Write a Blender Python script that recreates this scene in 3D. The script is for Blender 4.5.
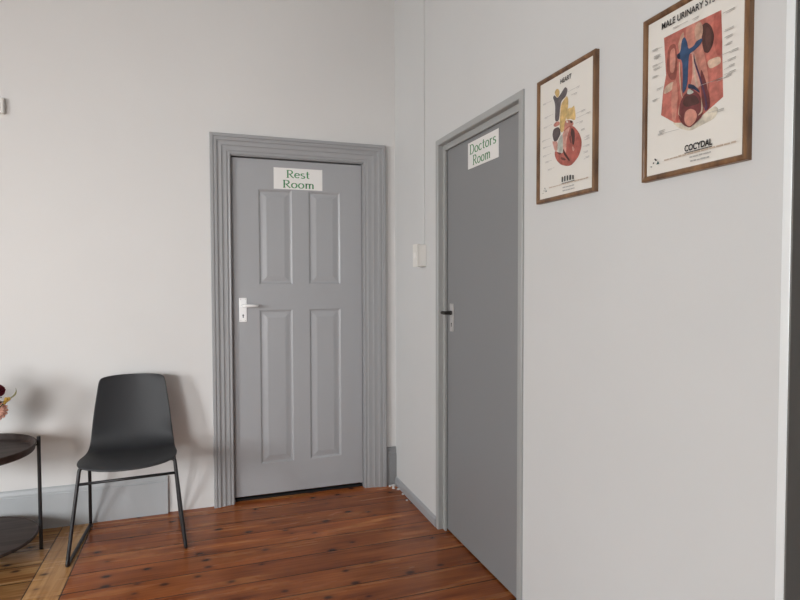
import bpy, bmesh, math, random
from mathutils import Vector, Matrix
random.seed(4)
for o in list(bpy.data.objects): bpy.data.objects.remove(o, do_unlink=True)
S = bpy.context.scene
COL = S.collection

# ------------------------------------------------------------------ camera
YAW, PITCH, ROLL, FPX = 0.3339, -0.0342, -0.0027, 569.35
CAM = Vector((-1.1963, -3.5433, 1.348))
fw = Vector((math.sin(YAW)*math.cos(PITCH), math.cos(YAW)*math.cos(PITCH), math.sin(PITCH)))
rt = Vector((math.cos(YAW), -math.sin(YAW), 0)); up = rt.cross(fw)
r2 = rt*math.cos(ROLL) + up*math.sin(ROLL); u2 = -rt*math.sin(ROLL) + up*math.cos(ROLL)
cd = bpy.data.cameras.new('camera'); cam = bpy.data.objects.new('camera', cd); COL.objects.link(cam)
cd.sensor_fit = 'HORIZONTAL'; cd.sensor_width = 36.0; cd.lens = 36.0*FPX/800.0; cd.clip_start = 0.02
M = Matrix((r2, u2, -fw)).transposed().to_4x4(); M.translation = CAM
cam.matrix_world = M
S.camera = cam

# ------------------------------------------------------------------ light and exposure
S.view_settings.view_transform = 'Standard'
try: S.view_settings.look = 'None'
except Exception: pass
S.view_settings.gamma = 1.0; S.view_settings.use_curve_mapping = False
S.view_settings.exposure = -0.22
w = bpy.data.worlds.new('world'); S.world = w; w.use_nodes = True
w.node_tree.nodes['Background'].inputs[0].default_value = (0.72, 0.84, 1.0, 1)
w.node_tree.nodes['Background'].inputs[1].default_value = 1.0

def area(name, loc, target, sx, sy, power, color):
    d = bpy.data.lights.new(name, 'AREA'); d.shape = 'RECTANGLE'; d.size = sx; d.size_y = sy
    d.energy = power; d.color = color
    o = bpy.data.objects.new(name, d); COL.objects.link(o); o.location = loc
    o.rotation_euler = (Vector(target)-Vector(loc)).to_track_quat('-Z', 'Z').to_euler()
    return o
ROOM_L, ROOM_F, ROOM_H = -5.6, -5.0, 3.45
# daylight outside the windows: open sky and sunlit paving beyond the front window, plus an added light at the left opening; the openings shape it
area('sky_front_left', (-5.0, ROOM_F-2.0, 3.1), (-3.3, 0, 0.4), 3.0, 2.4, 1000, (0.98, 0.985, 0.99))
area('sunlit_paving', (-5.4, ROOM_F-2.2, 0.75), (-2.9, 0, 2.1), 1.6, 0.9, 200, (0.98, 0.98, 0.975))
area('fill_left', (ROOM_L-0.9, -3.7, 2.0), (0, -2.3, 1.2), 1.6, 2.2, 560, (0.95, 0.985, 1.0))  # added lamp that brightens the right wall

# ------------------------------------------------------------------ helpers
def new_obj(name, mesh, mat=None, parent=None):
    o = bpy.data.objects.new(name, mesh); COL.objects.link(o)
    if mat is not None:
        for m in (mat if isinstance(mat, (list, tuple)) else [mat]): mesh.materials.append(m)
    if parent is not None: o.parent = parent
    return o
def build(name, bm, mat=None, parent=None, smooth=False, bevel=0, seg=2, subsurf=0):
    bmesh.ops.recalc_face_normals(bm, faces=bm.faces)
    me = bpy.data.meshes.new(name); bm.to_mesh(me); bm.free()
    if smooth:
        for p in me.polygons: p.use_smooth = True
    o = new_obj(name, me, mat, parent)
    if bevel:
        b = o.modifiers.new('bevel', 'BEVEL'); b.width = bevel; b.segments = seg; b.limit_method = 'ANGLE'
    if subsurf:
        s = o.modifiers.new('sub', 'SUBSURF'); s.levels = subsurf; s.render_levels = subsurf
    return o
def thing(name, label, cat, loc=(0,0,0), rz=0.0, group=None):
    o = bpy.data.objects.new(name, None); COL.objects.link(o); o.empty_display_size = 0.1
    o.location = loc; o.rotation_euler = (0, 0, rz); return tag(o, label, cat, group)
def tag(o, label, cat, group=None):
    o['label'] = label; o['category'] = cat
    if group: o['group'] = group
    return o
def struct(o, label=None, cat=None):
    o['kind'] = 'structure'
    if label: o['label'] = label
    if cat: o['category'] = cat
    return o
def box(bm, x0, x1, y0, y1, z0, z1):
    v = [bm.verts.new(p) for p in ((x0,y0,z0),(x1,y0,z0),(x1,y1,z0),(x0,y1,z0),(x0,y0,z1),(x1,y0,z1),(x1,y1,z1),(x0,y1,z1))]
    for f in ((0,3,2,1),(4,5,6,7),(0,1,5,4),(1,2,6,5),(2,3,7,6),(3,0,4,7)): bm.faces.new([v[i] for i in f])
    return v
def tube(bm, pts, r, n=12, caps=True):
    pts = [Vector(p) for p in pts]; rings = []; prev = None
    for i, p in enumerate(pts):
        t = (pts[min(i+1, len(pts)-1)] - pts[max(i-1, 0)]).normalized()
        if prev is None:
            a = t.orthogonal().normalized()
        else:
            a = (prev - t*prev.dot(t)).normalized()
        prev = a; b = t.cross(a)
        rr = r[i] if isinstance(r, (list, tuple)) else r
        rings.append([bm.verts.new(p + (a*math.cos(2*math.pi*k/n) + b*math.sin(2*math.pi*k/n))*rr) for k in range(n)])
    for A, B in zip(rings, rings[1:]):
        for k in range(n): bm.faces.new((A[k], A[(k+1)%n], B[(k+1)%n], B[k]))
    if caps: bm.faces.new(rings[0]); bm.faces.new(rings[-1])
def round_path(pts, rad, n=6):
    pts = [Vector(p) for p in pts]; out = [pts[0]]
    for a, b, c in zip(pts, pts[1:], pts[2:]):
        d1 = (a-b); d2 = (c-b); r = min(rad, d1.length*.45, d2.length*.45)
        p = b + d1.normalized()*r; q = b + d2.normalized()*r
        for k in range(n+1):
            t = k/n; out.append(p*(1-t)**2 + b*2*t*(1-t) + q*t*t)
    out.append(pts[-1]); return out
def lathe(bm, prof, n=48, c=(0,0)):
    rings = []
    for r, z in prof:
        if r < 1e-5: rings.append([bm.verts.new((c[0], c[1], z))])
        else: rings.append([bm.verts.new((c[0]+r*math.cos(2*math.pi*k/n), c[1]+r*math.sin(2*math.pi*k/n), z)) for k in range(n)])
    for A, B in zip(rings, rings[1:]):
        for k in range(n):
            a = [A[k%len(A)], A[(k+1)%len(A)], B[(k+1)%len(B)], B[k%len(B)]]
            u = []
            for v in a:
                if v not in u: u.append(v)
            if len(u) > 2: bm.faces.new(u)

# ------------------------------------------------------------------ materials
def mat(name, col, rough=0.5, metal=0.0, spec=0.5, bump=0.0, bscale=80.0, var=0.0, vscale=4.0, coat=0.0):
    m = bpy.data.materials.new(name); m.use_nodes = True; nt = m.node_tree; N = nt.nodes; L = nt.links
    b = N['Principled BSDF']
    b.inputs['Base Color'].default_value = (*col, 1); b.inputs['Roughness'].default_value = rough
    b.inputs['Metallic'].default_value = metal; b.inputs['Specular IOR Level'].default_value = spec
    if coat: b.inputs['Coat Weight'].default_value = coat; b.inputs['Coat Roughness'].default_value = 0.1
    tc = N.new('ShaderNodeTexCoord')
    if bump:
        n = N.new('ShaderNodeTexNoise'); n.inputs['Scale'].default_value = bscale; n.inputs['Detail'].default_value = 4
        L.new(tc.outputs['Object'], n.inputs['Vector'])
        bp = N.new('ShaderNodeBump'); bp.inputs['Strength'].default_value = bump; bp.inputs['Distance'].default_value = 0.004
        L.new(n.outputs['Fac'], bp.inputs['Height']); L.new(bp.outputs['Normal'], b.inputs['Normal'])
    if var:
        n = N.new('ShaderNodeTexNoise'); n.inputs['Scale'].default_value = vscale; n.inputs['Detail'].default_value = 5
        L.new(tc.outputs['Object'], n.inputs['Vector'])
        r = N.new('ShaderNodeMapRange'); r.inputs[1].default_value = .3; r.inputs[2].default_value = .7
        r.inputs[3].default_value = 1-var; r.inputs[4].default_value = 1+var
        L.new(n.outputs['Fac'], r.inputs[0])
        mx = N.new('ShaderNodeVectorMath'); mx.operation = 'SCALE'; mx.inputs[0].default_value = col
        L.new(r.outputs[0], mx.inputs['Scale']); L.new(mx.outputs[0], b.inputs['Base Color'])
    return m
def wood(name, dark, light, scale=(3, 40, 40), rough=0.45, spec=0.5):
    m = mat(name, light, rough, spec=spec); nt = m.node_tree; N = nt.nodes; L = nt.links; b = N['Principled BSDF']
    tc = N.new('ShaderNodeTexCoord'); mp = N.new('ShaderNodeMapping'); mp.inputs['Scale'].default_value = scale
    n = N.new('ShaderNodeTexNoise'); n.inputs['Scale'].default_value = 1.0; n.inputs['Detail'].default_value = 6; n.inputs['Distortion'].default_value = .6
    cr = N.new('ShaderNodeValToRGB'); cr.color_ramp.elements[0].position = .32; cr.color_ramp.elements[1].position = .68
    cr.color_ramp.elements[0].color = (*dark, 1); cr.color_ramp.elements[1].color = (*light, 1)
    L.new(tc.outputs['Object'], mp.inputs['Vector']); L.new(mp.outputs[0], n.inputs['Vector']); L.new(n.outputs['Fac'], cr.inputs[0]); L.new(cr.outputs[0], b.inputs['Base Color'])
    return m
W_BACK = mat('wall_paint_warm', (0.705, 0.698, 0.688), 0.75, spec=.25, bump=.10, bscale=14, var=.02, vscale=1.5)
W_RIGHT = mat('wall_paint_cool', (0.672, 0.680, 0.678), 0.7, spec=.25, bump=.06, bscale=10, var=.02, vscale=1.5)
CEIL = mat('ceiling_paint', (0.55, 0.545, 0.53), 0.8)
GREY = mat('grey_gloss_paint', (0.355, 0.36, 0.37), 0.36, bump=.03, bscale=60)
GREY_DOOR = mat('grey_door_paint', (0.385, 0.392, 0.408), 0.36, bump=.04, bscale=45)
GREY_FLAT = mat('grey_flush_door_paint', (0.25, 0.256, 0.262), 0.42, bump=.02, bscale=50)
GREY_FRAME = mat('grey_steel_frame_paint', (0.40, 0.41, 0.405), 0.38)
GREY_BOARD = mat('grey_skirting_paint', (0.43, 0.45, 0.465), 0.4, bump=.05, bscale=30)
ALU = mat('pale_metal', (0.90, 0.94, 0.95), 0.45, metal=.15, bump=.02, bscale=30)
DARKJAMB = mat('charcoal_paint', (0.19, 0.187, 0.18), 0.5)
CHROME_GLARE = mat('chrome_glare_white', (0.98, 0.98, 0.98), 0.22, metal=.0, spec=.8)  # blown-out window reflection on chrome, painted as plain white
STEEL = mat('dull_steel', (0.62, 0.61, 0.60), 0.3, metal=.55)
DKSTEEL = mat('dark_bronze', (0.06, 0.055, 0.05), 0.35, metal=.7)
BLACKM = mat('black_powder_coat', (0.012, 0.012, 0.014), 0.42)
BLACK = mat('black_hole', (0.004, 0.004, 0.004), 0.8)
PLASTIC = mat('charcoal_plastic', (0.023, 0.0245, 0.028), 0.58, bump=.03, bscale=400)
WHITEP = mat('white_plastic', (0.80, 0.79, 0.755), 0.4)
PAPER = mat('white_paper', (0.86, 0.85, 0.83), 0.5)
GREEN = mat('green_print', (0.065, 0.27, 0.10), 0.55)
PLASTER = mat('plaster_crumb', (0.72, 0.71, 0.70), 0.9)
FRAMEW = wood('poster_frame_wood', (0.10, 0.048, 0.022), (0.29, 0.155, 0.07), (30, 30, 6), .35)
TRAYW = wood('dark_tray_wood', (0.026, 0.017, 0.014), (0.068, 0.046, 0.040), (3, 26, 26), .55, .3)
GLASS = bpy.data.materials.new('window_glass'); GLASS.use_nodes = True
_n = GLASS.node_tree.nodes; _n.remove(_n['Principled BSDF'])
_t = _n.new('ShaderNodeBsdfTransparent'); _g = _n.new('ShaderNodeBsdfGlossy'); _g.inputs['Roughness'].default_value = .03
_f = _n.new('ShaderNodeFresnel'); _x = _n.new('ShaderNodeMixShader')
GLASS.node_tree.links.new(_f.outputs[0], _x.inputs[0]); GLASS.node_tree.links.new(_t.outputs[0], _x.inputs[1])
GLASS.node_tree.links.new(_g.outputs[0], _x.inputs[2]); GLASS.node_tree.links.new(_x.outputs[0], _n['Material Output'].inputs[0])

def floor_material():
    m = bpy.data.materials.new('varnished_pine_boards'); m.use_nodes = True
    nt = m.node_tree; N = nt.nodes; L = nt.links; b = N['Principled BSDF']
    def math_(op, a, c=None, d=None):
        n = N.new('ShaderNodeMath'); n.operation = op
        for i, v in enumerate((a, c, d)):
            if v is None: continue
            if isinstance(v, (int, float)): n.inputs[i].default_value = v
            else: L.new(v, n.inputs[i])
        return n.outputs[0]
    def comb(x, y, z):
        n = N.new('ShaderNodeCombineXYZ')
        for i, v in enumerate((x, y, z)):
            if isinstance(v, (int, float)): n.inputs[i].default_value = v
            else: L.new(v, n.inputs[i])
        return n.outputs[0]
    def noise(vec, scale, detail=4, dist=0.0):
        n = N.new('ShaderNodeTexNoise'); n.inputs['Scale'].default_value = scale; n.inputs['Detail'].default_value = detail
        n.inputs['Distortion'].default_value = dist; L.new(vec, n.inputs['Vector']); return n.outputs['Fac']
    def rng(v, a, c, d, e):
        n = N.new('ShaderNodeMapRange'); L.new(v, n.inputs[0])
        for i, q in enumerate((a, c, d, e)): n.inputs[i+1].default_value = q
        return n.outputs[0]
    def ramp(v, stops):
        n = N.new('ShaderNodeValToRGB'); L.new(v, n.inputs[0]); e = n.color_ramp.elements
        e[0].position, e[0].color = stops[0][0], (*stops[0][1], 1); e[1].position, e[1].color = stops[-1][0], (*stops[-1][1], 1)
        for p, c in stops[1:-1]:
            q = e.new(p); q.color = (*c, 1)
        return n.outputs[0]
    def mix(f, a, c, mode='MIX'):
        n = N.new('ShaderNodeMix'); n.data_type = 'RGBA'; n.blend_type = mode
        for s, v in ((n.inputs[0], f), (n.inputs[6], a), (n.inputs[7], c)):
            if isinstance(v, (int, float)): s.default_value = v
            elif isinstance(v, tuple): s.default_value = (*v, 1)
            else: L.new(v, s)
        return n.outputs[2]
    tc = N.new('ShaderNodeTexCoord'); sp = N.new('ShaderNodeSeparateXYZ'); L.new(tc.outputs['Object'], sp.inputs[0])
    X, Y = sp.outputs[0], sp.outputs[1]
    # boards run along x; seams 0.17 m apart, slightly wandering
    wob = noise(comb(math_('MULTIPLY', X, .8), math_('MULTIPLY', Y, 5.8), 0), 1.0, 2)
    yw = math_('ADD', Y, math_('MULTIPLY', math_('SUBTRACT', wob, .5), .012))
    q = math_('DIVIDE', math_('ADD', yw, 0.112), 0.1695)
    idx = math_('FLOOR', q); fr = math_('FRACT', q)
    edge = math_('MINIMUM', fr, math_('SUBTRACT', 1.0, fr))
    # border board across the doorway line and paler boards beyond it
    isL = math_('LESS_THAN', X, -1.94); isR = math_('GREATER_THAN', X, -1.79)
    isB = math_('SUBTRACT', math_('SUBTRACT', 1.0, isL), isR)
    wn = N.new('ShaderNodeTexWhiteNoise'); wn.noise_dimensions = '2D'
    L.new(comb(idx, math_('MULTIPLY', isL, 7.0), 0), wn.inputs['Vector'])
    rnd = wn.outputs['Value']
    off = math_('MULTIPLY', rnd, 37.0)
    # growth rings stretched along the board
    gx = math_('ADD', math_('MULTIPLY', X, 2.0), off)
    g1 = noise(comb(gx, math_('MULTIPLY', Y, 17.0), off), 1.0, 3, .5)
    g2 = noise(comb(math_('MULTIPLY', gx, 1.6), math_('MULTIPLY', Y, 75.0), off), 1.0, 3, .2)
    gm = math_('ADD', math_('MULTIPLY', g1, .6), math_('MULTIPLY', g2, .4))
    # knots: sparse voronoi cells, longer along the grain
    vo = N.new('ShaderNodeTexVoronoi'); vo.voronoi_dimensions = '2D'; vo.feature = 'F1'; vo.inputs['Scale'].default_value = 1.0; vo.inputs['Randomness'].default_value = 1.0
    L.new(comb(math_('ADD', math_('MULTIPLY', X, 7.0), off), math_('MULTIPLY', Y, 11.5), 0), vo.inputs['Vector'])
    sepc = N.new('ShaderNodeSeparateColor'); L.new(vo.outputs['Color'], sepc.inputs[0])
    kn = math_('SUBTRACT', 1.0, rng(math_('ADD', vo.outputs['Distance'], math_('MULTIPLY', sepc.outputs[1], .11)), .10, .22, 0, 1))
    kn = math_('MULTIPLY', kn, math_('GREATER_THAN', sepc.outputs[0], .68))
    halo = math_('MULTIPLY', math_('SUBTRACT', 1.0, rng(vo.outputs['Distance'], .10, .42, 0, 1)), math_('GREATER_THAN', sepc.outputs[0], .68))
    red = ramp(gm, [(.30, (.155, .038, .012)), (.43, (.285, .078, .023)), (.56, (.39, .122, .036)), (.69, (.53, .225, .072))])
    pale = ramp(gm, [(.34, (.22, .09, .032)), (.46, (.38, .18, .064)), (.56, (.50, .27, .105)), (.68, (.60, .36, .16))])
    bgx = math_('MULTIPLY', Y, 1.3)
    bg = noise(comb(math_('MULTIPLY', X, 22.0), bgx, 3.0), 1.0, 4, .8)
    bord = ramp(bg, [(.34, (.30, .135, .045)), (.46, (.46, .23, .085)), (.56, (.58, .32, .13)), (.68, (.66, .41, .19))])
    col = mix(isL, red, pale); col = mix(isB, col, bord)
    tone = math_('MULTIPLY', rng(rnd, 0, 1, .82, 1.12), rng(noise(comb(math_('MULTIPLY', X, 2.6), math_('MULTIPLY', Y, 7.0), 5.0), 1.0, 3), .32, .68, .80, 1.14))
    tn = N.new('ShaderNodeVectorMath'); tn.operation = 'SCALE'; L.new(col, tn.inputs[0])
    L.new(math_('ADD', math_('MULTIPLY', tone, math_('SUBTRACT', 1.0, isB)), isB), tn.inputs['Scale'])
    col = tn.outputs[0]
    col = mix(math_('MULTIPLY', halo, .30), col, (.16, .042, .018))
    col = mix(math_('MULTIPLY', kn, .88), col, (.028, .012, .010))
    seam = math_('MULTIPLY', math_('SUBTRACT', 1.0, rng(edge, .009, .022, 0, 1)), math_('SUBTRACT', 1.0, isB))
    bx = math_('MINIMUM', math_('ABSOLUTE', math_('ADD', X, 1.94)), math_('ABSOLUTE', math_('ADD', X, 1.79)))
    bseam = math_('SUBTRACT', 1.0, rng(bx, .001, .004, 0, 1))
    sm = math_('MAXIMUM', seam, bseam)
    col = mix(math_('MULTIPLY', sm, .93), col, (.022, .010, .007))
    L.new(col, b.inputs['Base Color'])
    L.new(rng(g1, .3, .7, .20, .30), b.inputs['Roughness'])
    b.inputs['Specular IOR Level'].default_value = .24
    bp = N.new('ShaderNodeBump'); bp.inputs['Strength'].default_value = .35; bp.inputs['Distance'].default_value = .004
    hh = math_('ADD', math_('SUBTRACT', 1.0, sm), math_('MULTIPLY', noise(comb(math_('MULTIPLY', X, 2.2), math_('MULTIPLY', Y, 9.0), 0), 1.0, 3), .7))
    L.new(hh, bp.inputs['Height']); L.new(bp.outputs[0], b.inputs['Normal'])
    return m
FLOOR = floor_material()

# ------------------------------------------------------------------ room shell
bm = bmesh.new(); box(bm, ROOM_L-.2, .30, ROOM_F-.2, .30, -.08, 0); struct(build('floor', bm, FLOOR), 'varnished red-brown pine floorboards with dark knots', 'floor')
bm = bmesh.new(); box(bm, ROOM_L-.2, .30, ROOM_F-.2, .30, ROOM_H, ROOM_H+.1); struct(build('ceiling', bm, CEIL))
D1L, D1R, D1T = -1.031, -0.215, 2.098          # panelled door opening in the back wall
bm = bmesh.new()
box(bm, ROOM_L-.2, D1L, 0, .22, 0, ROOM_H); box(bm, D1R, .0, 0, .22, 0, ROOM_H); box(bm, D1L, D1R, 0, .22, D1T, ROOM_H); box(bm, D1L, D1R, .12, .22, 0, D1T)
struct(build('wall_back', bm, W_BACK), 'warm off-white back wall behind the grey chair', 'wall')
D2A, D2B, D2T = -0.737, -1.553, 2.062          # flush door opening in the right wall
D3A, D3B, D3T = -2.666, -3.50, 2.062           # doorway nearest the camera
bm = bmesh.new()
box(bm, 0, .22, D2A, .22, 0, ROOM_H); box(bm, 0, .22, D3A, D2B, 0, ROOM_H); box(bm, 0, .22, ROOM_F-.2, D3B, 0, ROOM_H)
box(bm, 0, .22, D2B, D2A, D2T, ROOM_H); box(bm, 0, .22, D3B, D3A, D3T, ROOM_H); box(bm, .10, .22, D2B, D2A, 0, D2T); box(bm, .12, .22, D3B, D3A, 0, D3T)
struct(build('wall_right', bm, W_RIGHT), 'cool off-white right wall with the framed posters', 'wall')
WZ0, WZ1 = .60, 2.30
WIN = ((-5.0, -3.4),)
FILL_WIN = (-4.3, -3.1)  # added opening in the left wall, lets the extra lamp reach the right wall
bm = bmesh.new(); xs = [ROOM_L-.2] + [v for p in WIN for v in p] + [.22]
for i in range(0, len(xs), 2): box(bm, xs[i], xs[i+1], ROOM_F-.2, ROOM_F, 0, ROOM_H)
for a, b_ in WIN: box(bm, a, b_, ROOM_F-.2, ROOM_F, 0, WZ0); box(bm, a, b_, ROOM_F-.2, ROOM_F, WZ1, ROOM_H)
struct(build('wall_front', bm, W_BACK))
for i, (a, b_) in enumerate(WIN + (FILL_WIN,)):  # the last window is added along with the left lamp
    win = struct(bpy.data.objects.new('window_%d' % (i+1), None)); COL.objects.link(win); win.location = ((a+b_)/2, ROOM_F, WZ0)
    if i == 2: win.location = (ROOM_L, (a+b_)/2, WZ0); win.rotation_euler = (0, 0, -math.pi/2)
    hw = (b_-a)/2; h = WZ1-WZ0
    bm = bmesh.new(); y0, y1 = -.07, -.02
    box(bm, -hw, -hw+.05, y0, y1, 0, h); box(bm, hw-.05, hw, y0, y1, 0, h); box(bm, -hw+.05, hw-.05, y0, y1, 0, .05); box(bm, -hw+.05, hw-.05, y0, y1, h-.05, h)
    box(bm, -hw+.05, hw-.05, y0, y1, h/2-.02, h/2+.02)
    build('window_frame', bm, PAPER, win)
    bm = bmesh.new(); box(bm, -hw+.05, hw-.05, -.05, -.046, .05, h-.05); build('pane', bm, GLASS, win)

bm = bmesh.new(); a, b_ = FILL_WIN
box(bm, ROOM_L-.2, ROOM_L, ROOM_F, a, 0, ROOM_H); box(bm, ROOM_L-.2, ROOM_L, b_, 0, 0, ROOM_H); box(bm, ROOM_L-.2, ROOM_L, a, b_, 0, WZ0); box(bm, ROOM_L-.2, ROOM_L, a, b_, WZ1, ROOM_H)
struct(build('wall_left', bm, W_BACK))
# skirting boards
def board(name, prof, p0, p1, nrm, m):
    """profile (out, z) swept from p0 to p1"""
    bm = bmesh.new(); n = Vector(nrm); R = []
    for p in (Vector(p0), Vector(p1)): R.append([bm.verts.new(p + n*a + Vector((0,0,z))) for a, z in prof])
    k = len(prof)
    for i in range(k): bm.faces.new((R[0][i], R[0][(i+1)%k], R[1][(i+1)%k], R[1][i]))
    bm.faces.new(R[0]); bm.faces.new(R[1]); return struct(build(name, bm, m))
BP = [(0,0), (.018,0), (.018,.185), (.014,.190), (.014,.200), (.010,.215), (.004,.224), (0,.224)]
board('baseboard_left', BP, (ROOM_L, 0, 0), (-1.402, 0, 0), (0,-1,0), GREY_BOARD)
board('baseboard_back', [(a, z*1.12) for a, z in BP], (-0.070, 0, 0), (0, 0, 0), (0,-1,0), GREY_FLAT)
board('baseboard_right', [(0,0), (.012,0), (.012,.040), (.004,.052), (0,.052)], (0, -.018, 0), (0, -.704, 0), (-1,0,0), GREY_DOOR)
def crumb(bm, c, r):
    vs = bmesh.ops.create_icosphere(bm, subdivisions=1, radius=r)['verts']
    for v in vs: v.co = Vector(c) + Vector((v.co.x*random.uniform(.7,1.4), v.co.y*random.uniform(.7,1.4), max(0, v.co.z*random.uniform(.5,1)+r*.35)))
bm = bmesh.new()
for c, r in (((-.030,-.045,0),.016), ((-.045,-.085,0),.011), ((-.022,-.11,0),.010), ((-.055,-.04,0),.009), ((-.03,-.30,0),.006), ((-.022,-.20,0),.008)): crumb(bm, c, r)
tag(build('plaster_debris', bm, PLASTER), 'crumbled white plaster flakes on the floor in the room corner', 'debris')['kind'] = 'stuff'

# ------------------------------------------------------------------ panelled door in the back wall
def sweep_frame(prof, path_fn, m, name, parent):
    """prof: list of (across, out); path_fn(across) -> four corner points (bottom, top, top, bottom)"""
    bm = bmesh.new(); cols = []
    for a, o in prof: cols.append([bm.verts.new(p) for p in path_fn(a, o)])
    for A, B in zip(cols, cols[1:]):
        for i in range(3): bm.faces.new((A[i], A[i+1], B[i+1], B[i]))
    for i in (0, 3): bm.faces.new([c[i] for c in cols])
    for i in range(3): bm.faces.new((cols[0][i], cols[-1][i], cols[-1][i+1], cols[0][i+1]))
    return build(name, bm, m, parent)
door1 = struct(bpy.data.objects.new('door_1', None), 'grey four-panelled door in a wide moulded frame, Rest Room sign on it', 'door'); COL.objects.link(door1)
OL, OR, OT = -1.147, -0.072, 2.214
PR = [(0,0),(0,.030),(.004,.034),(.018,.034),(.021,.028),(.025,.028),(.028,.031),(.039,.030),(.042,.023),(.050,.021),
      (.066,.022),(.069,.017),(.078,.015),(.095,.016),(.098,.012),(.106,.011),(.110,.013),(.115,.012),(.117,0)]
def p1path(a, o):
    s = (D1L-OL)/.117; sR = (OR-D1R)/.117 ; sT = (OT-D1T)/.117
    return [(OL+a*s, -o, 0), (OL+a*s, -o, OT-a*sT), (OR-a*sR, -o, OT-a*sT), (OR-a*sR, -o, 0)]
sweep_frame(PR, p1path, GREY, 'architrave', door1)
bm = bmesh.new()   # jamb lining inside the opening
box(bm, D1L, D1L+.004, 0, .115, 0, D1T); box(bm, D1R-.004, D1R, 0, .115, 0, D1T); box(bm, D1L+.004, D1R-.004, 0, .115, D1T-.004, D1T)
build('jamb', bm, GREY, door1)
LX0, LX1, LZ0, LZ1, LY = D1L+.007, D1R-.007, .030, D1T-.012, .020
def panel_leaf():
    bm = bmesh.new()
    px = [(-.868,-.667), (-.563,-.363)]; pz = [(.219,1.170), (1.327,1.905)]
    xs = [LX0, px[0][0], px[0][1], px[1][0], px[1][1], LX1]; zs = [LZ0, pz[0][0], pz[0][1], pz[1][0], pz[1][1], LZ1]
    V = {}
    def v(x, y, z):
        k = (round(x,5), round(y,5), round(z,5))
        if k not in V: V[k] = bm.verts.new((x, y, z))
        return V[k]
    for i in range(5):
        for j in range(5):
            x0, x1, z0, z1 = xs[i], xs[i+1], zs[j], zs[j+1]
            if i in (1,3) and j in (1,3):
                rings = [(0,0), (.006,.004), (.011,.008), (.017,.008), (.025,.0068), (.044,.002), (.050,.0012)]
                for (a, d), (c, e) in zip(rings, rings[1:]):
                    A = [(x0+a,z0+a),(x1-a,z0+a),(x1-a,z1-a),(x0+a,z1-a)]; B = [(x0+c,z0+c),(x1-c,z0+c),(x1-c,z1-c),(x0+c,z1-c)]
                    for k in range(4):
                        n = (k+1)%4
                        bm.faces.new((v(A[k][0],LY+d,A[k][1]), v(A[n][0],LY+d,A[n][1]), v(B[n][0],LY+e,B[n][1]), v(B[k][0],LY+e,B[k][1])))
                a, d = rings[-1]; bm.faces.new((v(x0+a,LY+d,z0+a), v(x1-a,LY+d,z0+a), v(x1-a,LY+d,z1-a), v(x0+a,LY+d,z1-a)))
            else: bm.faces.new((v(x0,LY,z0), v(x1,LY,z0), v(x1,LY,z1), v(x0,LY,z1)))
    # sides and back
    bnd = [e for e in bm.edges if len(e.link_faces) == 1]
    r = bmesh.ops.extrude_edge_only(bm, edges=bnd); nv = [g for g in r['geom'] if isinstance(g, bmesh.types.BMVert)]
    for q in nv: q.co.y = LY+.042
    bmesh.ops.holes_fill(bm, edges=[e for e in bm.edges if len(e.link_faces) == 1])
    return build('door_leaf', bm, GREY_DOOR, door1)
panel_leaf()
bm = bmesh.new(); box(bm, D1L+.004, D1R-.004, .030, .060, .0, .012); build('door_gap_shade', bm, BLACK, door1)  # black strip painted in for the shade of the gap under the leaf
def lever_handle(parent, P, ux, mats, length=.10, name='door_handle'):
    """P: centre of plate on the door face; ux: unit vector of the lever; normal = out of the door"""
    plate_m, lever_m = mats; n = Vector(P[1]); c = Vector(P[0]); u = Vector(ux); z = Vector((0,0,1))
    def Q(a, o, h): return c + u*a + n*o + z*h
    bm = bmesh.new(); hw, hh, t = .0225, .073, .006
    pts = [(-hw,-hh),(hw,-hh),(hw,hh),(-hw,hh)]
    A = [bm.verts.new(Q(a,0,h)) for a,h in pts]; B = [bm.verts.new(Q(a,t,h)) for a,h in pts]
    for k in range(4): bm.faces.new((A[k],A[(k+1)%4],B[(k+1)%4],B[k]))
    bm.faces.new(A); bm.faces.new(B)
    pl = build(name, bm, plate_m, parent, bevel=.003, seg=2)
    bm = bmesh.new()
    tube(bm, [Q(0,t,.025), Q(0,.016,.025)], .0115, 16)
    path = round_path([Q(0,.014,.025), Q(0,.048,.025), Q(min(.03, length*.6),.050,.026), Q(length,.049,.024)], .012)
    tube(bm, path, [.0095]*(len(path)-1)+[.0075], 12)
    build('lever', bm, lever_m, pl, smooth=True)
    bm = bmesh.new(); tube(bm, [Q(0,t-.001,-.032), Q(0,t+.0008,-.032)], .0045, 12)
    ks = [Q(-.0022,t+.0008,-.034), Q(.0022,t+.0008,-.034), Q(.0022,t+.0008,-.048), Q(-.0022,t+.0008,-.048)]
    kb = [q - n*.002 for q in ks]; a = [bm.verts.new(q) for q in ks]; b2 = [bm.verts.new(q) for q in kb]
    for k in range(4): bm.faces.new((a[k],a[(k+1)%4],b2[(k+1)%4],b2[k]))
    bm.faces.new(a); bm.faces.new(b2)
    build('keyhole', bm, BLACK, pl)
    bm = bmesh.new()
    for h in (.065, -.065): 
        for s in (-.014, .014): tube(bm, [Q(s,t-.001,h), Q(s,t+.0012,h)], .003, 10)
    build('screws', bm, STEEL, pl)
    return pl
lever_handle(door1, ((-.966, LY, 1.173), (0,-1,0)), (1,0,0), (CHROME_GLARE, CHROME_GLARE), .086)

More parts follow.
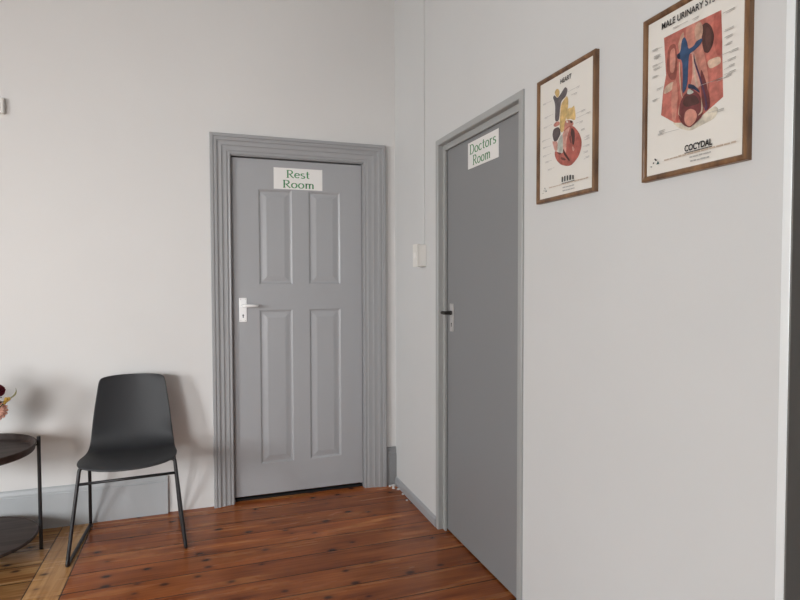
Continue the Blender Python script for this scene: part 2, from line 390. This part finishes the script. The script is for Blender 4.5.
# ------------------------------------------------------------------ flush door in the right wall
door2 = struct(bpy.data.objects.new('door_2', None), 'plain grey flush door in a slim steel frame, Doctors Room sign on it', 'door'); COL.objects.link(door2)
def steel_frame(parent, A, B, T, m, stop=True, w=.031):
    """A > B are the opening's edges in y; returns a rebated steel frame standing slightly proud of the wall"""
    bm = bmesh.new()
    prof = [(-w,0),(-w,-.006),(-w+.003,-.009),(-.003,-.009),(0,-.006),(0,.020)]
    if stop: prof += [(.030,.020),(.030,.030)]
    else: prof += [(0,.03)]
    cols = []
    for a, x in prof: cols.append([bm.verts.new(p) for p in ((x,A-a,0),(x,A-a,T-a),(x,B+a,T-a),(x,B+a,0))])
    for C, D in zip(cols, cols[1:]):
        for i in range(3): bm.faces.new((C[i],C[i+1],D[i+1],D[i]))
    o = build('door_frame', bm, m, parent); s = o.modifiers.new('sol', 'SOLIDIFY'); s.thickness = .0015; s.offset = 0
    return o
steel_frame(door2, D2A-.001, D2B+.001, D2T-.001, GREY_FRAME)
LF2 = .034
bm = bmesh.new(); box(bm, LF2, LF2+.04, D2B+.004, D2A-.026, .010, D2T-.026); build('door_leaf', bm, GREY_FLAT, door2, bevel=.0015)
lever_handle(door2, ((LF2, -.830, 1.154), (-1,0,0)), (0,1,0), (STEEL, DKSTEEL), .024)

# ------------------------------------------------------------------ doorway nearest the camera
door3 = struct(bpy.data.objects.new('door_3', None), 'pale metal door frame at the right edge with charcoal reveal', 'door'); COL.objects.link(door3)
bm = bmesh.new()
for a, b_ in ((D3A+.020, D3A), (D3B, D3B-.020)): box(bm, -.010, -.0005, b_, a, 0, D3T+.02)
box(bm, -.010, -.0005, D3B, D3A, D3T, D3T+.02); build('door_frame', bm, ALU, door3, bevel=.0015)
bm = bmesh.new()
box(bm, -.0095, .12, D3A-.004, D3A-.0005, 0, D3T-.001); box(bm, -.0095, .12, D3B+.0005, D3B+.004, 0, D3T-.001); box(bm, -.0095, .12, D3B+.004, D3A-.004, D3T-.006, D3T-.001)
build('reveal', bm, DARKJAMB, door3)
bm = bmesh.new(); box(bm, .07, .11, D3B+.006, D3A-.006, .008, D3T-.008); build('door_leaf', bm, DARKJAMB, door3)
lever_handle(door3, ((.07, -3.40, 1.05), (-1,0,0)), (0,1,0), (STEEL, STEEL), .095)

# ------------------------------------------------------------------ lettering (round-shouldered serif drawn with a broad pen)
def arc(cx, cy, rx, ry, a0, a1, n=14): return [(cx+rx*math.cos(math.radians(a0+(a1-a0)*i/n)), cy+ry*math.sin(math.radians(a0+(a1-a0)*i/n))) for i in range(n+1)]
XH = .66
GL = {
 'R': (.80, [[(.16,0),(.16,1)], [(.03,.985),(.40,.985)] + arc(.40,.745,.24,.24,90,-90) + [(.16,.50)], [(.36,.50),(.56,.20),(.78,.0)]], [(.16,0,.13),]),
 'D': (.84, [[(.16,0),(.16,1)], [(.03,.98),(.36,.98)] + arc(.36,.50,.40,.48,90,-90) + [(.03,.02)]], []),
 'e': (.62, [[(.07,.36),(.55,.40)] + arc(.31,.34,.25,.30,12,320,22)], []),
 's': (.50, [arc(.25,.49,.17,.15,35,250,14) + arc(.24,.17,.19,.16,80,-150,14)], []),
 't': (.44, [[(.20,.92),(.20,.16)] + arc(.33,.16,.13,.13,180,300,8), [(.03,XH-.03),(.42,XH-.03)]], []),
 'o': (.66, [arc(.33,.33,.26,.31,0,360,28)], []),
 'c': (.58, [arc(.31,.33,.25,.31,45,320,22)], []),
 'r': (.50, [[(.15,0),(.15,XH)], [(.15,.42)] + arc(.34,.45,.17,.18,160,50,8)], [(.15,0,.11),(.10,XH,.06)]),
 'm': (1.02, [[(.15,0),(.15,XH)], [(.15,.40)] + arc(.33,.45,.17,.19,150,0,10) + [(.50,0)], [(.50,.40)] + arc(.68,.45,.17,.19,150,0,10) + [(.85,0)]], [(.15,0,.09),(.50,0,.09),(.85,0,.09),(.10,XH,.06)]),
}
def ribbon(bm, pts, thick, thin, T):
    P = [Vector((x, y)) for x, y in pts]; L, R = [], []
    closed = (P[0]-P[-1]).length < 1e-4 and len(P) > 3
    for i, p in enumerate(P):
        a = P[i-1] if i > 0 else (P[-2] if closed else p); c = P[i+1] if i < len(P)-1 else (P[1] if closed else p)
        t = (c-a).normalized(); n = Vector((-t.y, t.x)); hw = (thin + (thick-thin)*abs(t.y))/2
        L.append(bm.verts.new(T(*(p+n*hw)))); R.append(bm.verts.new(T(*(p-n*hw))))
    for i in range(len(P)-1): bm.faces.new((L[i], L[i+1], R[i+1], R[i]))
def lettering(bm, word, x0, x1, base, cap, T, thick=.15, thin=.075, gap=.05):
    """word fitted between x0 and x1 on a baseline; T maps (u,v) in metres to 3D"""
    W = sum(GL[c][0] for c in word) + gap*(len(word)-1); k = (x1-x0)/W; x = 0
    for c in word:
        adv, strokes, serifs = GL[c]
        f = lambda a, b_, x=x: T(x0+(x+a)*k, base+b_*cap)
        for s in strokes: ribbon(bm, s, thick, thin, f)
        for a, b_, h in serifs: ribbon(bm, [(a-h,b_+(.03 if b_ == 0 else -.03)),(a+h,b_+(.03 if b_ == 0 else -.03))], thick, thin, f)
        x += adv + gap
def paper_sign(name, label, P, U, n, wd, ht, lines):
    """P: top-left corner, U: unit vector to the right, n: out of the door"""
    P, U, n = Vector(P), Vector(U), Vector(n); z = Vector((0,0,1))
    root = thing(name, label, 'sign', P, 0, None)
    bm = bmesh.new(); t = .0012
    q = [(0,0),(wd,0),(wd,-ht),(0,-ht)]
    A = [bm.verts.new(U*a+z*b_) for a,b_ in q]; B = [bm.verts.new(U*a+z*b_+n*t) for a,b_ in q]
    for k in range(4): bm.faces.new((A[k],A[(k+1)%4],B[(k+1)%4],B[k]))
    bm.faces.new(A); bm.faces.new(B); build('paper', bm, PAPER, root)
    bm = bmesh.new()
    for word, a, b_, base, cap in lines: lettering(bm, word, a*wd, b_*wd, -ht*base, ht*cap, lambda u, v: U*u+z*v+n*(t+.0004))
    build('lettering', bm, GREEN, root)
paper_sign('door_sign', 'white paper sign with green words Rest Room on the panelled door', (-.776, LY-.0002, 2.042), (1,0,0), (0,-1,0), .301, .130,
           [('Rest', .255, .735, .455, .355), ('Room', .18, .835, .93, .355)])
paper_sign('door_sign', 'white paper sign with green words Doctors Room on the flush door', (LF2-.0002, -1.016, 2.011), (0,-1,0), (-1,0,0), .302, .125,
           [('Doctors', .06, .93, .46, .36), ('Room', .17, .76, .905, .36)])

# ------------------------------------------------------------------ framed anatomy posters
PC = dict(tan=(.62,.43,.17), tan2=(.66,.47,.20), slate=(.115,.10,.105), slate2=(.10,.075,.075), pink=(.52,.22,.17), pinkl=(.62,.33,.27), pinkl2=(.55,.25,.19), red=(.44,.125,.095),
  red2=(.43,.115,.09), dkred=(.075,.028,.024), dkred2=(.15,.05,.04), white=(.75,.72,.66), paleg=(.50,.53,.47), cream=(.66,.60,.49), cream2=(.60,.44,.33), salmon=(.50,.16,.125),
  salmon2=(.54,.23,.175), salmonl=(.52,.24,.19), brick=(.27,.08,.06), brick2=(.17,.045,.045), brown=(.085,.034,.030), brown2=(.12,.05,.042), tanp=(.55,.34,.25), blue=(.035,.075,.16),
  blue2=(.025,.04,.085), dkblue=(.015,.02,.04), purple=(.10,.05,.10), ink=(.02,.02,.02), hair=(.46,.45,.43), teal=(.02,.10,.10), ochre=(.56,.46,.37), sheet=(.80,.775,.72))
PM = {k: mat('print_'+k, v, .38, spec=.4, var=(0 if k in ('sheet','ink','hair','ochre','teal') else .28), vscale=55) for k, v in PC.items()}
def text_faces(s, bold=0.0):
    c = bpy.data.curves.new('t', 'FONT'); c.body = s; c.size = 1; c.offset = bold; o = bpy.data.objects.new('t', c); COL.objects.link(o)
    dg = bpy.context.evaluated_depsgraph_get(); me = bpy.data.meshes.new_from_object(o.evaluated_get(dg))
    vs = [v.co.copy() for v in me.vertices]; fs = [tuple(p.vertices) for p in me.polygons]
    bpy.data.objects.remove(o, do_unlink=True); bpy.data.curves.remove(c); bpy.data.meshes.remove(me)
    return vs, fs
def poster(label, Y0, Z0, wd, ht, art, lines, T, title, brand):
    root = thing('framed_poster', label, 'poster', (0, Y0, Z0), 0, 'framed anatomy posters')
    # local: u to the right = -y, v = z, out = -x
    Q = lambda u, v, o: (-o, -u, v)
    bm = bmesh.new(); fw_ = .015
    prof = [(0,0),(0,.015),(.003,.018),(.008,.018),(.012,.016),(fw_,.012),(fw_,0)]
    cols = [[bm.verts.new(Q(u,v,o)) for u,v in ((a,a),(wd-a,a),(wd-a,ht-a),(a,ht-a))] for a,o in prof]
    k = len(cols)
    for i in range(k):
        A, B = cols[i], cols[(i+1)%k]
        for j in range(4): bm.faces.new((A[j],A[(j+1)%4],B[(j+1)%4],B[j]))
    build('frame', bm, FRAMEW, root)
    names = list(PC); bm = bmesh.new(); base = .010
    def poly(pts, d, cn):
        vs = [bm.verts.new(Q(x, y, base+d)) for x, y in pts]
        try: f = bm.faces.new(vs)
        except ValueError: return
        f.material_index = names.index(cn)
    b_ = fw_-.004
    for f in (bmesh.ops.create_cube(bm, size=1)['verts'],):
        for v in f: v.co = Vector(Q(wd/2+v.co.y*(wd-2*b_), ht/2+v.co.z*(ht-2*b_), (base/2+.0005)+v.co.x*(base-.001)))
    for f in bm.faces: f.material_index = names.index('sheet')
    d = .0003
    mm = lambda p: (p[0]/1000, p[1]/1000)
    def soften(P, n=2):                                          # corner cutting
        for _ in range(n): P = [(a[0]*(1-t)+c[0]*t, a[1]*(1-t)+c[1]*t) for a, c in zip(P, P[1:]+P[:1]) for t in (.2, .8)]
        return P
    for cn, P in art: poly(soften([mm(p) for p in P]) if cn != 'salmon' else [mm(p) for p in P], d, cn); d += .00008
    def bar(a, c, w_, cn, dd):
        a, c = Vector(a), Vector(c); n = Vector((-(c-a).y, (c-a).x)).normalized()*w_/2; poly([a+n, a-n, c-n, c+n], dd, cn)
    for i, (a, c) in enumerate(lines):
        a, c = mm(a), mm(c); bar(a, c, .0010, 'hair', d)
        e, g = (a, c) if c[0] < wd/2 else (c, a)              # caption block at the outer end of the leader line
        s = 1 if e[0] < wd/2 else -1
        for r in range(2): bar((e[0], e[1]+.001-r*.004), (e[0]+s*random.uniform(.014,.024), e[1]+.001-r*.004), .0011, 'hair', d)
    def text(s, p, cn, bold=0.02, under=False, hgt=None):
        vs, fs = text_faces(s, bold); x0 = min(v.x for v in vs); x1 = max(v.x for v in vs); y1 = max(v.y for v in vs)
        (ax, ay), (bx, by) = mm(p[0]), mm(p[1]); ay = by = (ay+by)/2; k = (bx-ax)/(x1-x0); kv = hgt/y1 if hgt else k
        nv = [bm.verts.new(Q(ax+(v.x-x0)*k, ay+v.y*kv, base+d)) for v in vs]
        for f in fs:
            try: bm.faces.new([nv[i] for i in f]).material_index = names.index(cn)
            except ValueError: pass
        if under: bar((ax, ay-.004), (bx, ay-.004), .002, cn, d)
    def scribble(p, cn, h, wds):
        (ax, ay), (bx, by) = mm(p[0]), mm(p[1]); x = ax
        while x < bx:
            l = min(random.uniform(*wds), bx-x); hh = h*random.uniform(.75, 1.1); bar((x, ay+hh/2), (x+l, ay+hh/2), hh, cn, d); x += l + h*.45
    text(title[0], title[1], 'ink', .014, hgt=title[2])
    if brand: text(brand, [[q[0]+2, q[1]-4] for q in T['brand']], 'ink', .03, True, .016)
    else:
        scribble(T['brand'], 'ink', .017, (.006,.009)); bar(mm((T['brand'][0][0], T['brand'][0][1]-5)), mm((T['brand'][1][0], T['brand'][0][1]-5)), .002, 'ink', d)
    scribble(T['cap'], 'ochre', .0045, (.010,.024)); scribble(T['cap2'], 'hair', .004, (.008,.018)); scribble(T['cap3'], 'hair', .004, (.008,.018))
    (lx, ly), (mx, my) = mm(T['logo'][0]), mm(T['logo'][1]); ww, hh = mx-lx, my-ly      # small broken-triangle emblem
    P_ = lambda a, c: (lx+a*ww, ly+c*hh)
    poly([P_(.56,.22), P_(.84,.22), P_(.70,.60)], d, 'teal'); poly([P_(.36,.98), P_(.46,1.0), P_(.60,.70), P_(.50,.66)], d, 'ink')
    poly([P_(.24,.50), P_(.36,.62), P_(.36,.42), P_(.26,.36)], d, 'ink'); poly([P_(.0,.10), P_(.08,.16), P_(.20,.06), P_(.12,.0)], d, 'ink')
    o = build('print', bm, [PM[n] for n in names], root)
    return root
HEART_ART = [["tan",[[103,381],[115,390],[126,387],[135,376],[133,362],[119,357]]],["slate",[[94,367],[104,373],[120,356],[135,361],[167,383],[182,367],[172,347],[144,339],[138,311],[132,274],[107,278],[109,330],[105,347]]],["tan",[[138,293],[144,330],[164,341],[178,348],[186,331],[183,299],[173,276],[163,235],[150,228],[136,242]]],["tan2",[[173,276],[183,304],[208,299],[218,305],[223,287],[227,261],[221,252],[196,265],[177,266]]],["pink",[[167,265],[188,264],[209,254],[217,242],[205,235],[209,214],[158,226],[163,245]]],["dkred",[[193,261],[211,254],[209,246],[198,250]]],["white",[[174,263],[184,262],[186,254],[177,256]]],["pink",[[98,269],[115,276],[135,272],[138,259],[108,258]]],["red",[[109,176],[134,164],[153,157],[160,176],[153,223],[172,239],[193,242],[218,234],[245,207],[260,179],[259,154],[246,130],[224,115],[204,106],[180,108],[144,120],[119,141],[109,158]]],["slate2",[[100,254],[128,255],[140,244],[143,226],[123,207],[103,209],[93,235]]],["pinkl",[[92,214],[103,210],[126,205],[126,172],[109,174]]],["paleg",[[152,225],[158,214],[157,185],[158,156],[139,163],[124,172],[126,192],[131,211]]],["pinkl",[[153,226],[193,239],[197,235],[184,213],[177,192],[177,164],[173,150],[158,156],[157,205]]],["red2",[[200,237],[218,233],[243,207],[257,179],[255,155],[244,133],[220,118],[206,117],[189,136],[180,160],[179,192],[188,215]]],["dkred",[[205,234],[223,218],[225,189],[219,171],[210,176],[206,202],[200,212]]],["dkred2",[[202,209],[207,177],[196,188],[193,205]]],["pinkl",[[210,171],[224,159],[219,149],[210,157]]],["dkred",[[158,174],[175,153],[199,124],[192,123],[161,153]]],["dkred2",[[124,168],[149,160],[144,154],[129,160]]],["dkred2",[[149,147],[178,132],[168,129],[144,139]]]]
HEART_LINES = [[[34,358],[92,356]],[[45,306],[97,307]],[[40,272],[92,273]],[[30,226],[83,226]],[[35,200],[88,198]],[[36,170],[88,171]],[[52,146],[94,146]],[[68,116],[109,117]],[[184,359],[248,358]],[[203,342],[235,341]],[[231,273],[279,273]],[[231,257],[305,258]],[[227,241],[267,239]],[[258,211],[277,212]],[[272,181],[301,185]],[[272,175],[302,177]],[[268,155],[302,155]],[[272,132],[294,136]],[[273,113],[302,118]]]
HEART_TEXT = {"title":[[136,410],[201,410]],"brand":[[152,58],[225,58]],"cap":[[76,48],[297,46]],"cap2":[[158,36],[222,35]],"cap3":[[158,25],[225,25]],"logo":[[35,34],[67,55]]}
URINARY_ART = [["cream",[[102,146],[131,152],[164,116],[200,136],[238,149],[249,138],[239,118],[201,112],[164,105],[125,123]]],["salmon",[[72,377],[142,376],[169,375],[252,372],[261,163],[213,141],[174,124],[113,140],[65,173],[71,232],[81,275]]],["red2",[[228,373],[252,372],[258,259],[236,273]]],["salmon2",[[142,376],[169,375],[196,373],[204,287],[199,220],[172,217],[157,272]]],["brick",[[88,348],[113,349],[120,301],[117,252],[97,256],[81,287]]],["salmon2",[[93,334],[110,339],[114,304],[109,272],[94,277]]],["salmonl",[[103,310],[113,313],[109,277],[102,285]]],["cream2",[[78,245],[109,252],[105,228],[72,225]]],["cream2",[[212,266],[251,264],[255,245],[221,241]]],["brown",[[196,359],[210,361],[225,345],[234,318],[229,296],[217,282],[204,290],[197,316]]],["brown2",[[210,351],[222,338],[226,310],[215,293],[206,318]]],["tanp",[[173,356],[179,369],[190,371],[199,358],[200,337],[191,321],[178,329]]],["tanp",[[121,340],[131,361],[139,367],[142,354],[134,333],[127,313]]],["pinkl",[[157,307],[174,304],[188,261],[199,220],[189,204],[158,225]]],["red2",[[158,301],[168,301],[170,245],[165,222],[158,233]]],["cream2",[[173,293],[179,288],[180,269],[176,265],[180,242],[188,212],[184,208],[175,238],[171,272]]],["blue",[[134,347],[143,353],[152,334],[155,315],[173,317],[180,326],[200,327],[197,316],[185,309],[174,305],[158,302],[156,272],[155,234],[149,214],[138,206],[139,256],[136,296],[120,304],[118,316],[130,317]]],["blue2",[[157,228],[175,219],[189,204],[196,191],[175,208],[155,217]]],["dkblue",[[120,316],[128,316],[130,301],[120,304]]],["salmon2",[[106,250],[119,251],[127,187],[117,143],[106,145],[101,200]]],["red2",[[122,194],[128,198],[127,139],[119,140]]],["salmon2",[[197,311],[211,269],[221,212],[214,151],[203,170],[195,237]]],["brick2",[[195,258],[213,215],[227,153],[216,142],[203,159],[197,204]]],["brick2",[[128,147],[131,186],[145,204],[169,213],[193,189],[206,158],[203,133],[184,122],[164,113],[142,127]]],["brown",[[138,184],[152,199],[182,192],[196,167],[173,168],[152,169]]],["paleg",[[153,203],[158,216],[178,200],[165,198]]],["pinkl2",[[146,143],[149,158],[163,163],[181,154],[188,139],[182,125],[164,116],[149,128]]],["cream2",[[126,294],[130,292],[132,253],[138,203],[142,194],[136,201],[128,248]]],["cream2",[[197,185],[205,154],[203,141],[188,137],[199,146],[200,160]]],["cream2",[[131,186],[128,158],[140,145],[133,152],[125,159]]],["purple",[[174,301],[178,278],[195,237],[214,178],[219,147],[214,148],[209,179],[190,236],[174,277]]],["purple",[[218,147],[212,141],[207,158]]]]
URINARY_LINES = [[[33,357],[69,354]],[[39,338],[65,336]],[[39,333],[65,331]],[[34,314],[73,313]],[[38,304],[69,301]],[[34,284],[58,283]],[[51,246],[64,246]],[[35,220],[63,220]],[[57,122],[132,119]],[[61,129],[80,130]],[[105,389],[155,387]],[[179,385],[188,384]],[[258,361],[291,360]],[[262,316],[289,318]],[[263,301],[286,301]],[[263,283],[286,284]],[[257,263],[302,263]],[[261,243],[296,245]],[[264,226],[293,230]],[[264,214],[296,215]],[[264,207],[285,209]],[[219,136],[266,134]],[[192,211],[261,208]]]
URINARY_TEXT = {"title":[[65,415],[207,405]],"brand":[[147,60],[232,60]],"cap":[[80,46],[300,46]],"cap2":[[165,37],[230,35]],"cap3":[[168,26],[226,26]],"logo":[[30,37],[70,59]]}

poster('framed chart headed HEART with wooden frame, beside the flush door', -1.694, 1.630, .332, .448, HEART_ART, HEART_LINES, HEART_TEXT, ('HEART', [[HEART_TEXT['title'][0][0]+4, 399], [HEART_TEXT['title'][1][0]+2, 399]], .016), None)
poster('framed chart of the male urinary system, nearest the pale metal door frame', -2.232, 1.623, .331, .449, URINARY_ART, URINARY_LINES, URINARY_TEXT,
       ('MALE URINARY SYSTEM', [[66, 401], [272, 401]], .017), 'COCYDAL')

# ------------------------------------------------------------------ wall fittings
t = thing('switch_box', 'small white surface-mounted electrical box beside the flush door', 'switch', (0, -.520, 1.427))
bm = bmesh.new(); box(bm, -.050, 0, -.034, .034, 0, .124); build('back_box', bm, WHITEP, t, bevel=.004)
bm = bmesh.new(); box(bm, -.058, -.050, -.036, .036, -.002, .126); cp = build('cover_plate', bm, WHITEP, t, bevel=.003)
bm = bmesh.new(); box(bm, -.062, -.057, -.010, .010, .045, .080); build('rocker', bm, PAPER, cp, bevel=.002)
bm = bmesh.new(); box(bm, -.006, 0, -.528, -.512, 1.5535, ROOM_H)
tag(build('cable_trunking', bm, W_RIGHT, bevel=.003), 'slim painted cable trunking running up the wall from the switch box', 'conduit')
t = thing('wall_sensor', 'small white plastic box high on the back wall at the left edge', 'box', (-2.225, 0, 2.226))
bm = bmesh.new(); box(bm, -.06, .060, -.028, 0, 0, .083); build('case', bm, WHITEP, t, bevel=.006, seg=3)
bm = bmesh.new(); box(bm, -.045, .045, -.031, -.027, .012, .071); build('cover', bm, PAPER, t, bevel=.002)

# ------------------------------------------------------------------ chair
chair = thing('sled_base_chair', 'charcoal plastic shell chair on a thin black sled base', 'chair', (-1.561, -.288, 0), math.radians(1.6))
prof = [(-.232,.426,.160),(-.231,.435,.194),(-.214,.447,.216),(-.160,.455,.229),(-.07,.457,.232),(.01,.449,.222),(.075,.449,.215),(.122,.468,.209),(.150,.512,.203),
        (.166,.575,.196),(.181,.66,.187),(.193,.74,.175),(.201,.795,.168),(.2045,.824,.162),(.2055,.835,.146)]
bm = bmesh.new(); NU = 12; grid = []
for i, (y, z, hw) in enumerate(prof):
    row = []
    f = i/(len(prof)-1)
    for k in range(NU+1):
        u = -1+2*k/NU; uu = u*u
        back = min(1, max(0, (z-.45)/.12)) if y > .05 else 0
        front = max(0, (-y-.12)/.11) if y < -.12 else 0
        dy = -.045*uu*back + .042*uu*front*(abs(u)**1.0); dz = .004*uu*(1-back)
        if i >= len(prof)-3: dz -= .010*abs(u)**4*(i-len(prof)+4)/3
        row.append(bm.verts.new((u*hw, y+dy, z+dz)))
    grid.append(row)
for A, B in zip(grid, grid[1:]):
    for k in range(NU): bm.faces.new((A[k], A[k+1], B[k+1], B[k]))
sh = build('seat_shell', bm, PLASTIC, chair, smooth=True); sh.rotation_euler = (0, 0, math.radians(-.8)); sh.location = (-.003, 0, 0)
m_ = sh.modifiers.new('sol', 'SOLIDIFY'); m_.thickness = .007; m_.offset = 1
m_ = sh.modifiers.new('sub', 'SUBSURF'); m_.levels = 2; m_.render_levels = 2
for s in (-1, 1):
    bm = bmesh.new(); r = .0085
    tube(bm, round_path([(s*.165,-.155,.444), (s*.214,-.165,.444), (s*.262,-.248,r), (s*.230,.245,r), (s*.204,.065,.434), (s*.165,.04,.438)], .016), r, 12)
    build('side_frame', bm, BLACKM, chair, smooth=True)
for a, b_ in (((-.219,-.177,.368), (.219,-.177,.374)),):
    bm = bmesh.new(); tube(bm, [a, b_], .007, 12); build('crossbar', bm, BLACKM, chair, smooth=True)
bm = bmesh.new()
for y in (-.145, .04): tube(bm, [(-.168,y,.441), (.168,y,.441)], .0075, 12)
build('seat_support', bm, BLACKM, chair, smooth=True)

# ------------------------------------------------------------------ round two-tier side table
TX, TY, TR = -2.272, -.362, .303
table = thing('side_table', 'round dark wooden two-tier tray table with thin black legs', 'table', (TX, TY, 0))
def tray(name, z0, z1, R, flare):
    bm = bmesh.new()
    lathe(bm, [(0,z0),(R-flare-.004,z0),(R-flare,z0+.003),(R-.002,z1-.002),(R-.005,z1),(R-.010,z1-.002),(R-flare-.010,z0+.012),(R-flare-.016,z0+.009),(0,z0+.009)], 72)
    return build(name, bm, TRAYW, table, smooth=False)
o = tray('tray_top', .519, .557, TR-.007, .010)
bm = bmesh.new(); RS = TR-.008
lathe(bm, [(0,.102),(RS-.008,.102),(RS-.002,.105),(RS,.110),(RS-.002,.117),(RS-.006,.119),(RS-.009,.117),(RS-.014,.116),(0,.116)], 72); build('lower_shelf', bm, TRAYW, table)
for k in range(3):
    a = math.radians(17.5+120*k); c, s = math.cos(a), math.sin(a)
    bm = bmesh.new(); tube(bm, [((TR-.001)*c, (TR-.001)*s, 0), ((TR-.001)*c, (TR-.001)*s, .572)], .0085, 12)
    for z in (.53, .110): tube(bm, [((TR-.018)*c, (TR-.018)*s, z), (TR*c, TR*s, z)], .004, 8)
    build('leg', bm, BLACKM, table, smooth=False)

# ------------------------------------------------------------------ flowers in a pot
PETAL = {'peach': mat('peach_petal', (.80,.42,.32), .6), 'wine': mat('wine_petal', (.16,.008,.022), .55), 'cream': mat('cream_petal', (.75,.60,.42), .6)}
YELLOW = mat('yellow_bud', (.55,.34,.06), .6); LEAFM = mat('olive_leaf', (.16,.15,.05), .55, var=.3, vscale=20); DKLEAF = mat('dark_leaf', (.02,.035,.03), .5); STEM = mat('stem', (.09,.12,.04), .6); POT = mat('pot_ceramic', (.30,.28,.26), .4)
VX, VY, VZ = -2.235, -.33, .5282
fl = thing('flower_arrangement', 'bouquet with a peach daisy and a wine-red bloom on the side table', 'flowers', (VX, VY, VZ))
bm = bmesh.new(); lathe(bm, [(0,0),(.045,0),(.055,.03),(.058,.08),(.048,.12),(.044,.12),(.053,.08),(.050,.03),(.040,.012),(0,.012)], 32); build('pot', bm, POT, fl, smooth=True)
def bloom(c, d, R, kind, n=16, curl=.25):
    """daisy-like head at c (local), facing d"""
    d = Vector(d).normalized(); a = d.orthogonal().normalized(); b_ = d.cross(a); c = Vector(c); bm = bmesh.new()
    for layer, (rr, tilt) in enumerate(((R, .10), (R*.74, .40))):
        for k in range(n):
            th = 2*math.pi*(k+.5*layer)/n; e = a*math.cos(th)+b_*math.sin(th); s = d.cross(e); wv = rr*math.pi/n*.95; rows = []
            for t, ww in ((.18,.45),(.5,.95),(.8,1.0),(.95,.6),(1.0,.15)):
                p = c + e*rr*t*math.cos(tilt) + d*(rr*math.sin(tilt)*t - curl*rr*t*t*.5 + .004*layer)
                rows.append([bm.verts.new(p-s*wv*ww), bm.verts.new(p+d*.0015), bm.verts.new(p+s*wv*ww)])
            for A, B in zip(rows, rows[1:]):
                bm.faces.new((A[0],A[1],B[1],B[0])); bm.faces.new((A[1],A[2],B[2],B[1]))
    h = build('flower_head', bm, PETAL[kind], fl, smooth=True); m_ = h.modifiers.new('sol', 'SOLIDIFY'); m_.thickness = .0012
    bm = bmesh.new(); bmesh.ops.create_uvsphere(bm, u_segments=12, v_segments=8, radius=R*.2)
    for v in bm.verts: v.co = c + v.co*.8 + d*R*.12
    build('flower_centre', bm, YELLOW, h, smooth=True)
def rose(c, d, R, kind):
    d = Vector(d).normalized(); a = d.orthogonal().normalized(); b_ = d.cross(a); c = Vector(c); bm = bmesh.new()
    for layer in range(4):
        rr = R*(1-.22*layer); n = 6
        for k in range(n):
            th = 2*math.pi*(k+.4*layer)/n; rows = []
            for t in (0,.4,.75,1.0):
                row = []
                for q in (-1,-.4,.4,1):
                    ph = th + q*.68*(1-.35*t*t*abs(q)); e = a*math.cos(ph)+b_*math.sin(ph)
                    rad = rr*(.25+.75*math.sin(t*1.5))*(1+.05*abs(q)); row.append(bm.verts.new(c + e*rad + d*(R*(-.55+1.15*t*(1+.12*layer)) - .25*R*(t**3)*(3-layer)/3)))
                rows.append(row)
            for A, B in zip(rows, rows[1:]):
                for i in range(3): bm.faces.new((A[i],A[i+1],B[i+1],B[i]))
    h = build('flower_head', bm, PETAL[kind], fl, smooth=True); m_ = h.modifiers.new('sol', 'SOLIDIFY'); m_.thickness = .0015
def leaf(p0, p1, bend, w, m):
    p0, p1, bend = Vector(p0), Vector(p1), Vector(bend); bm = bmesh.new(); rows = []; n = 10
    side = (p1-p0).cross(bend+Vector((.01,.013,.02))).normalized()
    for i in range(n+1):
        t = i/n; p = p0.lerp(p1, t) + bend*4*t*(1-t); ww = w*(math.sin(math.pi*min(1, t*.92+.06))**.8)
        rows.append([bm.verts.new(p-side*ww), bm.verts.new(p+Vector((0,0,-.15*w))), bm.verts.new(p+side*ww)])
    for A, B in zip(rows, rows[1:]):
        bm.faces.new((A[0],A[1],B[1],B[0])); bm.faces.new((A[1],A[2],B[2],B[1]))
    h = build('leaf', bm, m, fl, smooth=True); m_ = h.modifiers.new('sol', 'SOLIDIFY'); m_.thickness = .0012
def stem(p):
    bm = bmesh.new(); P = Vector(p); tube(bm, [(0,0,.02), (P.x*.25,P.y*.25,.14), (P.x*.6,P.y*.6,.14+(P.z-.14)*.5), tuple(P)], .0028, 8); build('stem', bm, STEM, fl, smooth=True)
HEADS = [('d', (.082,.03,.192), (.35,-1,.2), .050, 'peach'), ('r', (.088,.03,.286), (.3,-.8,.5), .032, 'wine'), ('d', (-.02,-.09,.25), (0,-1,.5), .05, 'cream'), ('r', (-.08,-.02,.30), (-.4,-.5,.8), .04, 'wine'),
         ('d', (.01,.04,.345), (.1,-.5,1), .05, 'peach'), ('d', (-.13,.02,.22), (-.9,-.4,.4), .048, 'peach'), ('r', (.02,-.03,.30), (.2,-.6,.8), .042, 'cream'), ('d', (-.06,.09,.27), (-.3,.8,.6), .048, 'cream')]
for kd, c, d, R, kind in HEADS:
    (bloom if kd == 'd' else rose)(c, d, R, kind); stem(Vector(c)-Vector(d).normalized()*R*.3)
bm = bmesh.new()
for c in ((.128,.03,.240),(.120,.028,.232),(.136,.03,.246),(.127,.022,.247)):
    vs = bmesh.ops.create_icosphere(bm, subdivisions=2, radius=.0085)['verts']
    for v in vs: v.co = Vector((v.co.x, v.co.y, v.co.z*1.2)) + Vector(c)
build('berry_cluster', bm, YELLOW, fl, smooth=True)
tube_end = (.128,.03,.238); stem(tube_end)
leaf((.125,.03,.243), (.166,.032,.298), (.016,0,-.006), .0055, LEAFM)
leaf((.05,.02,.20), (.118,.02,.235), (.0,.0,.012), .012, DKLEAF); leaf((.03,.0,.22), (.108,.03,.256), (0,0,.01), .010, DKLEAF)
for k in range(9):
    a = k*2*math.pi/9+.3
    if math.cos(a) > .75: continue
    leaf((.03*math.cos(a),.03*math.sin(a),.12), (.14*math.cos(a),.13*math.sin(a),.20+.05*(k%3)), (0,0,.04), .02, DKLEAF if k%2 else LEAFM)
